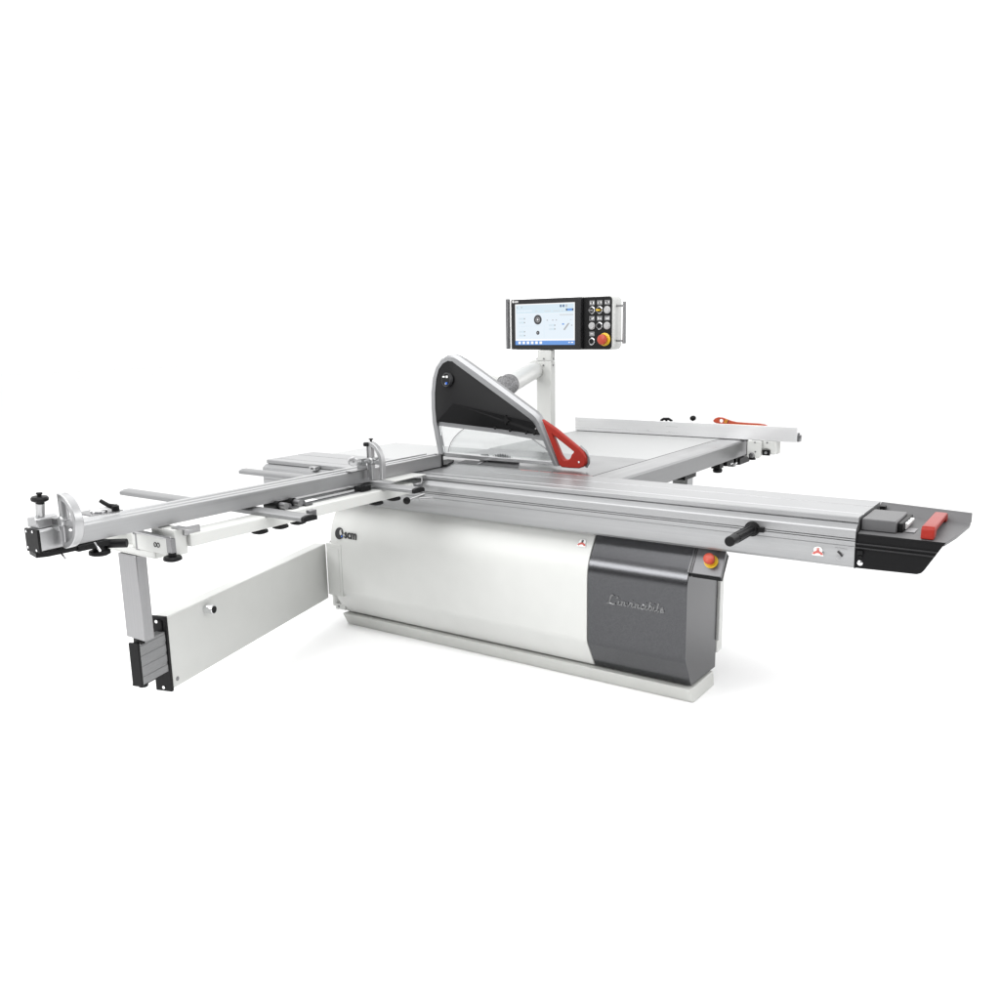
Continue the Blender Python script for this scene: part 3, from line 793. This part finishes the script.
b.box(-.155, -.110, -.635, -.57, .880, .902, 'black')
b.build('measuring_bar', cf)
b = MB()   # hook plate over the carriage
b.box(-.19, -.075, -.44, -.205, .9005, .9045, 'white')
b.tube([(-.078, -.300, .903), (-.060, -.285, .904), (-.050, -.272, .900), (-.048, -.272, .885), (-.055, -.275, .868)], .0045, 'grip_steel', 8)
b.build('hook_plate', cf, .001)
b = MB()
b.lathe((-.062, -.372, .802), (.5, -.85, 0), [(0, .012), (.004, .017), (.016, .018), (.026, .012), (.028, .004)], 'black', 16)
b.rod((-.058, -.365, .802), (-.01, -.30, .825), .006, 'grip_steel', n=10); b.rod((-.02, -.33, .805), (.03, -.29, .808), .008, 'grip_steel', n=10)
b.build('clamp_lever', cf)

# ================================================================ CROSSCUT FENCE
fe = thing('crosscut_fence', (-.22, -1.0, .905), 'long silver aluminium crosscut fence with two flip stops lying across the sliding carriage', 'saw fence')
fp = [(-.164, .9060), (-.164, .964), (-.168, .9665), (-.188, .9665), (-.190, .963), (-.204, .963), (-.206, .9675), (-.228, .9675), (-.230, .960), (-.262, .960), (-.264, .9665), (-.288, .9665), (-.290, .964), (-.290, .906)]
b = MB(); b.prism([(x, -1.995, z) for x, z in fp], (0, 2.030, 0), 'alu_y')
b.build('fence_extrusion', fe, angle=20)
b = MB(); b.prism([(x, .0355, z) for x, z in [(-.158, .900), (-.158, .968), (-.215, .968), (-.215, .960), (-.175, .955), (-.175, .900)]], (0, .007, 0), 'black')
b.prism([(-.285, .0430, .9015), (-.158, .0430, .9015), (-.150, .060, .9015), (-.215, .21, .9015), (-.262, .22, .9015)], (0, 0, .012), 'black')
b.build('end_shoe', fe, .001)
# extension at the outer end
b = MB()
b.prism([(x, -2.108, z) for x, z in [(-.164, .908), (-.164, .972), (-.172, .980), (-.232, .980), (-.236, .976), (-.236, .908)]], (0, .112, 0), 'cast_alu')
b.build('end_extrusion', fe, .002)
b = MB(); b.box(-.238, -.160, -2.118, -2.109, .903, .981, 'black')
for x, z in ((-.226, .971), (-.188, .973), (-.226, .917), (-.174, .912)): b.lathe((x, -2.1185, z), (0, -1, 0), [(0, .0045), (.002, .0045)], 'steel', 10)
b.build('end_plate', fe, .003)
b = MB()
b.prism([(x, -2.105, z) for x, z in [(-.176, .981), (-.180, 1.012), (-.192, 1.019), (-.238, 1.014), (-.242, .981)]], (0, .075, 0), 'cast_alu')
b.build('clamp_block', fe, .004)
b = MB()
b.rod((-.203, -2.078, 1.012), (-.192, -2.079, 1.062), .0140, 'cast_alu', n=20)
c = Vector((-.192, -2.079, 1.058)); ax = Vector((.05, 0, 1)).normalized()
b.lathe(c, ax, [(0, .013), (.008, .014), (.010, .020), (.014, .027), (.022, .028), (.027, .024), (.029, .007), (.034, .007), (.035, .010), (.040, .0095)], 'black', 20)
b.build('clamp_knob', fe)
# flip stops
def flip_stop(xc, y0, zc, R_, kind):
    """D shaped casting standing across the fence: flat face to the outer end, rim running along the fence"""
    w = .030 if kind == 0 else .026
    b = MB()
    def band(ro, ri, a0, a1, ya, yb, n=18):
        P = [(math.cos(math.radians(a0 + (a1 - a0) * i / n)), math.sin(math.radians(a0 + (a1 - a0) * i / n))) for i in range(n + 1)]
        k = b.mi('cast_alu')
        R4 = [[b.bm.verts.new((xc + c_ * r_, yy, zc + s_ * r_)) for c_, s_ in P] for r_, yy in ((ro, ya), (ro, yb), (ri, yb), (ri, ya))]
        for q in range(4):
            A, B = R4[q], R4[(q + 1) % 4]
            for i in range(n):
                f = b.bm.faces.new((A[i], A[i + 1], B[i + 1], B[i])); f.material_index = k
        for e in (0, n):
            f = b.bm.faces.new([r_[e] for r_ in R4]); f.material_index = k
    if kind == 0: band(R_, R_ * .80, -86, 90, y0, y0 + w)
    else:
        k = b.mi('cast_alu'); Po = [(xc + .080 * math.cos(math.radians(a)), zc - .015 + .105 * math.sin(math.radians(a))) for a in range(90, -1, -9)] + [(xc + .079, zc - .082)]
        Pi_ = [(xc + .062 * math.cos(math.radians(a)), zc - .015 + .086 * math.sin(math.radians(a))) for a in range(90, -1, -9)] + [(xc + .062, zc - .080)]
        R4 = [[b.bm.verts.new((x_, yy, z_)) for x_, z_ in Q] for Q, yy in ((Po, y0), (Po, y0 + w), (Pi_, y0 + w), (Pi_, y0))]
        for q in range(4):
            A, B = R4[q], R4[(q + 1) % 4]
            for i in range(len(Po) - 1):
                f = b.bm.faces.new((A[i], A[i + 1], B[i + 1], B[i])); f.material_index = k
        for e in (0, len(Po) - 1):
            f = b.bm.faces.new([r_[e] for r_ in R4]); f.material_index = k
    b.box(xc - .004, xc + .016, y0 + .002, y0 + w - .002, zc - R_, zc + R_ * .995, 'cast_alu')
    b.box(xc, xc + R_ * .85, y0 + .006, y0 + w - .006, zc - .015, zc + .006, 'cast_alu')
    if kind == 0:
        b.prism([(xc + .01, y0 + .012, zc + .002), (xc + R_ * .85, y0 + .012, zc + .002), (xc + R_ * .6, y0 + .012, zc - R_ * .62), (xc + .01, y0 + .012, zc - R_ * .85)], (0, .006, 0), 'cast_alu')
        b.prism([(xc + .012, y0 + .012, zc + .01), (xc + .03, y0 + .012, zc + .01), (xc + .03, y0 + .012, zc + R_ * .82), (xc + .012, y0 + .012, zc + R_ * .85)], (0, .006, 0), 'cast_alu')
    b.lathe((xc + .008, y0 - .006, zc), (0, 1, 0), [(0, .014), (.003, .018), (w + .008, .018)], 'cast_alu', 18)
    b.box(xc - .075, xc - .004, y0 - .004, y0 + w + .006, .969, .992, 'cast_alu')
    st = b.build('flip_stop', fe, .002)
    if kind == 1:
        b = MB(); b.lathe((xc - .020, y0 - .085, zc + .008), (.75, -.5, 0), [(-.012, .022), (.010, .022), (.013, .017)], 'cast_alu', 22); b.lathe((xc - .0105, y0 - .0915, zc + .008), (.75, -.5, 0), [(0, .006), (.003, .005)], 'steel_dark', 10)
        b.rod((xc - .015, y0 - .075, zc + .004), (xc - .002, y0 - .004, zc + .002), .012, 'cast_alu', n=14); b.box(xc - .016, xc + .004, y0 - .050, y0 - .024, zc - .018, zc + .016, 'alu_dark')
        b.box(xc - .045, xc - .008, y0 - .11, y0 - .012, .9690, .974, 'steel_dark')
        b.build('stop_roller', st)
        b = MB(); b.lathe((xc + .006, y0 + .014, zc + R_), (0, 0, 1), [(-.004, .005), (.008, .005), (.009, .010), (.014, .010)], 'black', 14); b.build('top_screw', st)
        b = MB(); b.lathe((xc - .004, y0 + .004, zc + R_ * .86), (-.6, -.8, .05), [(0, .010), (.016, .010), (.022, .007)], 'black', 14); b.build('side_knob', st)
        b = MB(); b.rod((xc - .008, y0 + .002, zc + R_ * .8), (xc - .008, y0 + .002, zc - R_ * .85), .004, 'steel_dark', n=8); b.build('guide_pin', st)
        b = MB(); b.rod((xc + .028, y0 + .004, zc + .010), (xc + .050, y0 + .030, zc + .016), .006, 'cast_alu', n=10); b.build('stop_screw', st)
    else:
        b = MB(); b.rod((xc + .05, y0 + .008, zc - .020), (xc + .066, y0 - .004, zc - .022), .005, 'steel', n=10); b.build('stop_screw', st)
        b = MB(); b.box(xc - .030, xc - .006, y0 - .010, y0 + .012, zc - .012, zc + .008, 'steel_dark'); b.build('hinge_block', st)
flip_stop(-.134, -2.052, 1.003, .0925, 0)
flip_stop(-.136, -.548, 1.010, .090, 1)
# black carrier under the outer end with rods and knob
b = MB()
b.prism([(-.250, -2.105, .902), (-.176, -2.122, .902), (-.160, -2.09, .902), (-.155, -1.93, .902), (-.235, -1.93, .902)], (0, 0, -.016), 'black')
b.box(-.20, -.150, -1.99, -1.87, .882, .9015, 'black')
b.rod((-.175, -2.04, .888), (-.125, -2.05, .872), .004, 'steel', n=8); b.rod((-.150, -1.93, .902), (-.095, -1.945, .884), .0045, 'steel', n=8)
b.rod((-.185, -1.885, .885), (-.115, -1.83, .885), .016, 'black', n=16)
b.lathe((-.175, -1.90, .882), (0, 0, -1), [(0, .020), (.012, .024), (.016, .036), (.028, .037), (.034, .026)], 'black', 18)
b.build('carrier_clamp', fe, .002)
b = MB()
b.box(-.40, -.292, -1.845, -1.72, .962, .968, 'steel_dark')
b.lathe((-.335, -1.79, .968), (0, 0, 1), [(0, .030), (.006, .030), (.008, .024)], 'steel', 22)
b.lathe((-.300, -1.745, .968), (0, 0, 1), [(0, .014), (.018, .014), (.02, .008)], 'black', 14)
b.tube([(-.318, -1.73, .980), (-.300, -1.745, .980), (-.320, -1.76, .988), (-.345, -1.775, 1.006)], [.009, .012, .0085, .0075], 'black', 10)
b.build('clamp_lever', fe, .001)

# ================================================================ RIP FENCE
rf = thing('rip_fence', (.4, 1.86, .90), 'long pale aluminium rip fence standing across the right side table', 'rip fence')
b = MB()
b.box(-.390, 1.140, 1.841, 1.855, .9035, .994, 'alu_lit')
b.box(-.390, 1.140, 1.8555, 1.925, .9035, .912, 'alu_x'); b.box(-.390, 1.140, 1.90, 1.91, .9125, .955, 'alu_x')
b.build('fence_face', rf, .0015)
b = MB(); b.box(1.1405, 1.152, 1.858, 1.90, .905, .925, 'steel_dark'); b.box(1.1405, 1.158, 1.862, 1.885, .9255, .945, 'steel_dark'); b.build('end_fitting', rf, .001)
b = MB()
b.prism([(x, 1.800, z) for x, z in [(.852, .902), (.852, .806), (.862, .797), (.925, .797), (.936, .815), (.936, .9025)]], (0, .035, 0), 'white')
b.prism([(x, 1.835, z) for x, z in [(.936, .9025), (1.018, .9025), (1.018, .830), (1.008, .820), (.985, .822), (.985, .850), (.960, .858), (.936, .850)]], (0, .045, 0), 'white')
b.box(.852, 1.018, 1.8805, 1.93, .820, .9025, 'plinth')
br = b.build('fence_bracket', rf, .003)
b = MB(); b.lathe((.884, 1.799, .815), (0, -1, 0), [(0, .017), (.008, .017), (.012, .013)], 'steel_dark', 18); b.build('bracket_knob', br)
b = MB(); b.lathe((.884, 1.81, .806), (0, 0, -1), [(0, .022), (.020, .020)], 'black', 14); b.build('bracket_foot', br)
for x, z in ((.900, .895), (.905, .838), (.965, .893)):
    b = MB(); b.lathe((x, 1.799 if x < .93 else 1.834, z), (0, -1, 0), [(0, .005), (.002, .005)], 'steel_dark', 8); b.build('bracket_screw', br)
b = MB(); b.box(.940, .985, 1.822, 1.836, .815, .848, 'black'); b.lathe((.964, 1.8215, .832), (0, -1, 0), [(0, .009), (.004, .009)], 'steel', 10); b.build('bracket_clamp', br)
b = MB()
b.tube([(.205, 1.95, .985), (.225, 1.95, .998), (.262, 1.95, .999), (.285, 1.95, .985)], .009, 'black', 8); b.rod((.245, 1.95, .945), (.245, 1.95, .99), .008, 'black', n=10); b.box(.2, .29, 1.9105, 1.97, .93, .945, 'black')
b.build('lock_lever', rf)
b = MB()
b.rod((.447, 1.93, .94), (.432, 1.95, 1.000), .006, 'steel', n=10); b.lathe((.436, 1.945, .996), (-.15, .05, 1), [(0, .010), (.006, .017), (.015, .0205), (.025, .018), (.032, .008)], 'black', 18)
b.box(.42, .47, 1.9105, 1.95, .925, .94, 'steel_dark')
b.build('ball_lever', rf)

# ================================================================ PUSH STICK
ps = thing('push_stick', (.75, 1.93, .985), 'orange red push stick resting behind the top edge of the pale rip fence', 'push stick')
out_ = [(.578, 1.003), (.590, 1.018), (.612, 1.027), (.640, 1.026), (.668, 1.017), (.700, 1.007), (.735, 1.001), (.80, .999), (.880, .998), (.915, .994), (.935, .985), (.930, .972), (.80, .968), (.70, .974), (.64, .984), (.60, .988), (.584, .994)]
hol_ = [(.632 + .013 * math.cos(2 * PI * i / 14), 1.005 + .012 * math.sin(2 * PI * i / 14)) for i in range(14)]
b = MB(); poly_with_hole(b, out_, hol_, 1.925, 1.937, 'orange'); b.build('stick_body', ps, .002, angle=50)
b = MB()
for x, z in ((.654, 1.004), (.664, 1.002), (.672, 1.001)): b.prism([(x, 1.9245, z - .012), (x + .004, 1.9245, z - .012), (x + .012, 1.9245, z + .012), (x + .008, 1.9245, z + .012)], (0, -.0006, 0), 'yellow' if x < .67 else 'ink')
b.box(.70, .90, 1.924, 1.9246, .984, .987, 'yellow')
b.build('printed_stripe', ps)

# ================================================================ CAMERA
cam = bpy.data.cameras.new('camera'); co = bpy.data.objects.new('camera', cam); COL.objects.link(co)
co.location = (2.7022888574, -3.6139528, 1.5967822)
co.matrix_world = Matrix.Translation(co.location) @ Matrix.Rotation(.605036832, 4, 'Z') @ Matrix.Rotation(1.36374295, 4, 'X') @ Matrix.Rotation(-.0168543204, 4, 'Y')
# roll about the local viewing frame, as solved
def _rot():
    a, bb, c = 1.3637429518, -.0168543204, .6050368325
    Rz = Matrix(((math.cos(c), -math.sin(c), 0), (math.sin(c), math.cos(c), 0), (0, 0, 1)))
    Rx = Matrix(((1, 0, 0), (0, math.cos(a), -math.sin(a)), (0, math.sin(a), math.cos(a))))
    Ry = Matrix(((math.cos(bb), -math.sin(bb), 0), (math.sin(bb), math.cos(bb), 0), (0, 0, 1)))
    return (Rz @ Rx @ Ry)
co.matrix_world = Matrix.Translation((2.7022888574, -3.6139528, 1.5967822)) @ _rot().to_4x4()
cam.sensor_fit = 'HORIZONTAL'; cam.sensor_width = 36; cam.lens = 894.80154 * 36 / 1000
cam.shift_x = (500 - 496.6415) / 1000; cam.shift_y = -(500 - 518.14896) / 1000
cam.clip_start = .05; cam.clip_end = 200
S.camera = co

# ================================================================ LIGHT (white studio)
WORLD = (2.1, .20, 1.07, 1.65)   # backdrop, operator's side, ceiling
W_ = bpy.data.worlds.new('World'); S.world = W_; W_.use_nodes = True
WN = W_.node_tree.nodes; WL = W_.node_tree.links
bg = WN['Background']; bg.inputs['Strength'].default_value = 1.0
tc = WN.new('ShaderNodeTexCoord')
def wmath(op, a, b_=None, clamp=False):
    n_ = WN.new('ShaderNodeMath'); n_.operation = op; n_.use_clamp = clamp
    for i, q in enumerate((a, b_)):
        if q is None: continue
        if isinstance(q, (int, float)): n_.inputs[i].default_value = q
        else: WL.new(q, n_.inputs[i])
    return n_.outputs[0]
def wramp(v, a, b_, lo, hi):
    n_ = WN.new('ShaderNodeMapRange'); n_.interpolation_type = 'SMOOTHSTEP'
    n_.inputs['From Min'].default_value = a; n_.inputs['From Max'].default_value = b_
    n_.inputs['To Min'].default_value = lo; n_.inputs['To Max'].default_value = hi
    WL.new(v, n_.inputs['Value']); return n_.outputs['Result']
dt = WN.new('ShaderNodeVectorMath'); dt.operation = 'DOT_PRODUCT'; dt.inputs[1].default_value = (-.569, .822, 0)
WL.new(tc.outputs['Generated'], dt.inputs[0])
sp_ = WN.new('ShaderNodeSeparateXYZ'); WL.new(tc.outputs['Generated'], sp_.inputs[0])
# lit white backdrop wall behind the machine, dim studio on the operator's side, softer ceiling
dr = WN.new('ShaderNodeVectorMath'); dr.operation = 'DOT_PRODUCT'; dr.inputs[1].default_value = (.822, .569, 0)
WL.new(tc.outputs['Generated'], dr.inputs[0])
wall = wramp(dr.outputs['Value'], -.45, .45, WORLD[3], WORLD[0])          # backdrop wall, brighter to the right
lit = wramp(dt.outputs['Value'], -.10, .30, 0., 1.)
mb_ = WN.new('ShaderNodeMix'); mb_.data_type = 'FLOAT'; WL.new(lit, mb_.inputs[0]); mb_.inputs[2].default_value = WORLD[1]; WL.new(wall, mb_.inputs[3])
back = mb_.outputs[0]
val = wramp(sp_.outputs['Z'], .42, .62, 0., 1.)
mixn = WN.new('ShaderNodeMix'); mixn.data_type = 'FLOAT'
WL.new(val, mixn.inputs[0]); WL.new(back, mixn.inputs[2]); mixn.inputs[3].default_value = WORLD[2]
WL.new(mixn.outputs[0], bg.inputs['Color'])
def area_lamp(name, loc, target, sx, sy, power):
    L = bpy.data.lights.new(name, 'AREA'); L.shape = 'RECTANGLE'; L.size = sx; L.size_y = sy; L.energy = power
    o = bpy.data.objects.new(name, L); COL.objects.link(o); o.location = loc
    d = Vector(target) - Vector(loc); o.rotation_euler = d.to_track_quat('-Z', 'Y').to_euler()
    return o
area_lamp('front_softbox', (-2.4, -7.6, 4.1), (.6, .0, .5), 3.8, 1.9, 260)
area_lamp('overhead_floor_fill', (.1, -2.2, 5.0), (.2, -1.8, 0), 8.0, 3.4, 300)  # fill added to whiten the floor and wash out shadows around the base
area_lamp('side_fill', (6.8, 1.0, 3.6), (-.1, -.5, .8), 3.0, 2.5, 140)  # fill added to brighten the arm, beam and fence sides facing right

S.view_settings.view_transform = 'Standard'; S.view_settings.look = 'None'
S.view_settings.exposure = 0; S.view_settings.gamma = 1; S.view_settings.use_curve_mapping = False
S.cycles.max_bounces = 8; S.cycles.transparent_max_bounces = 12
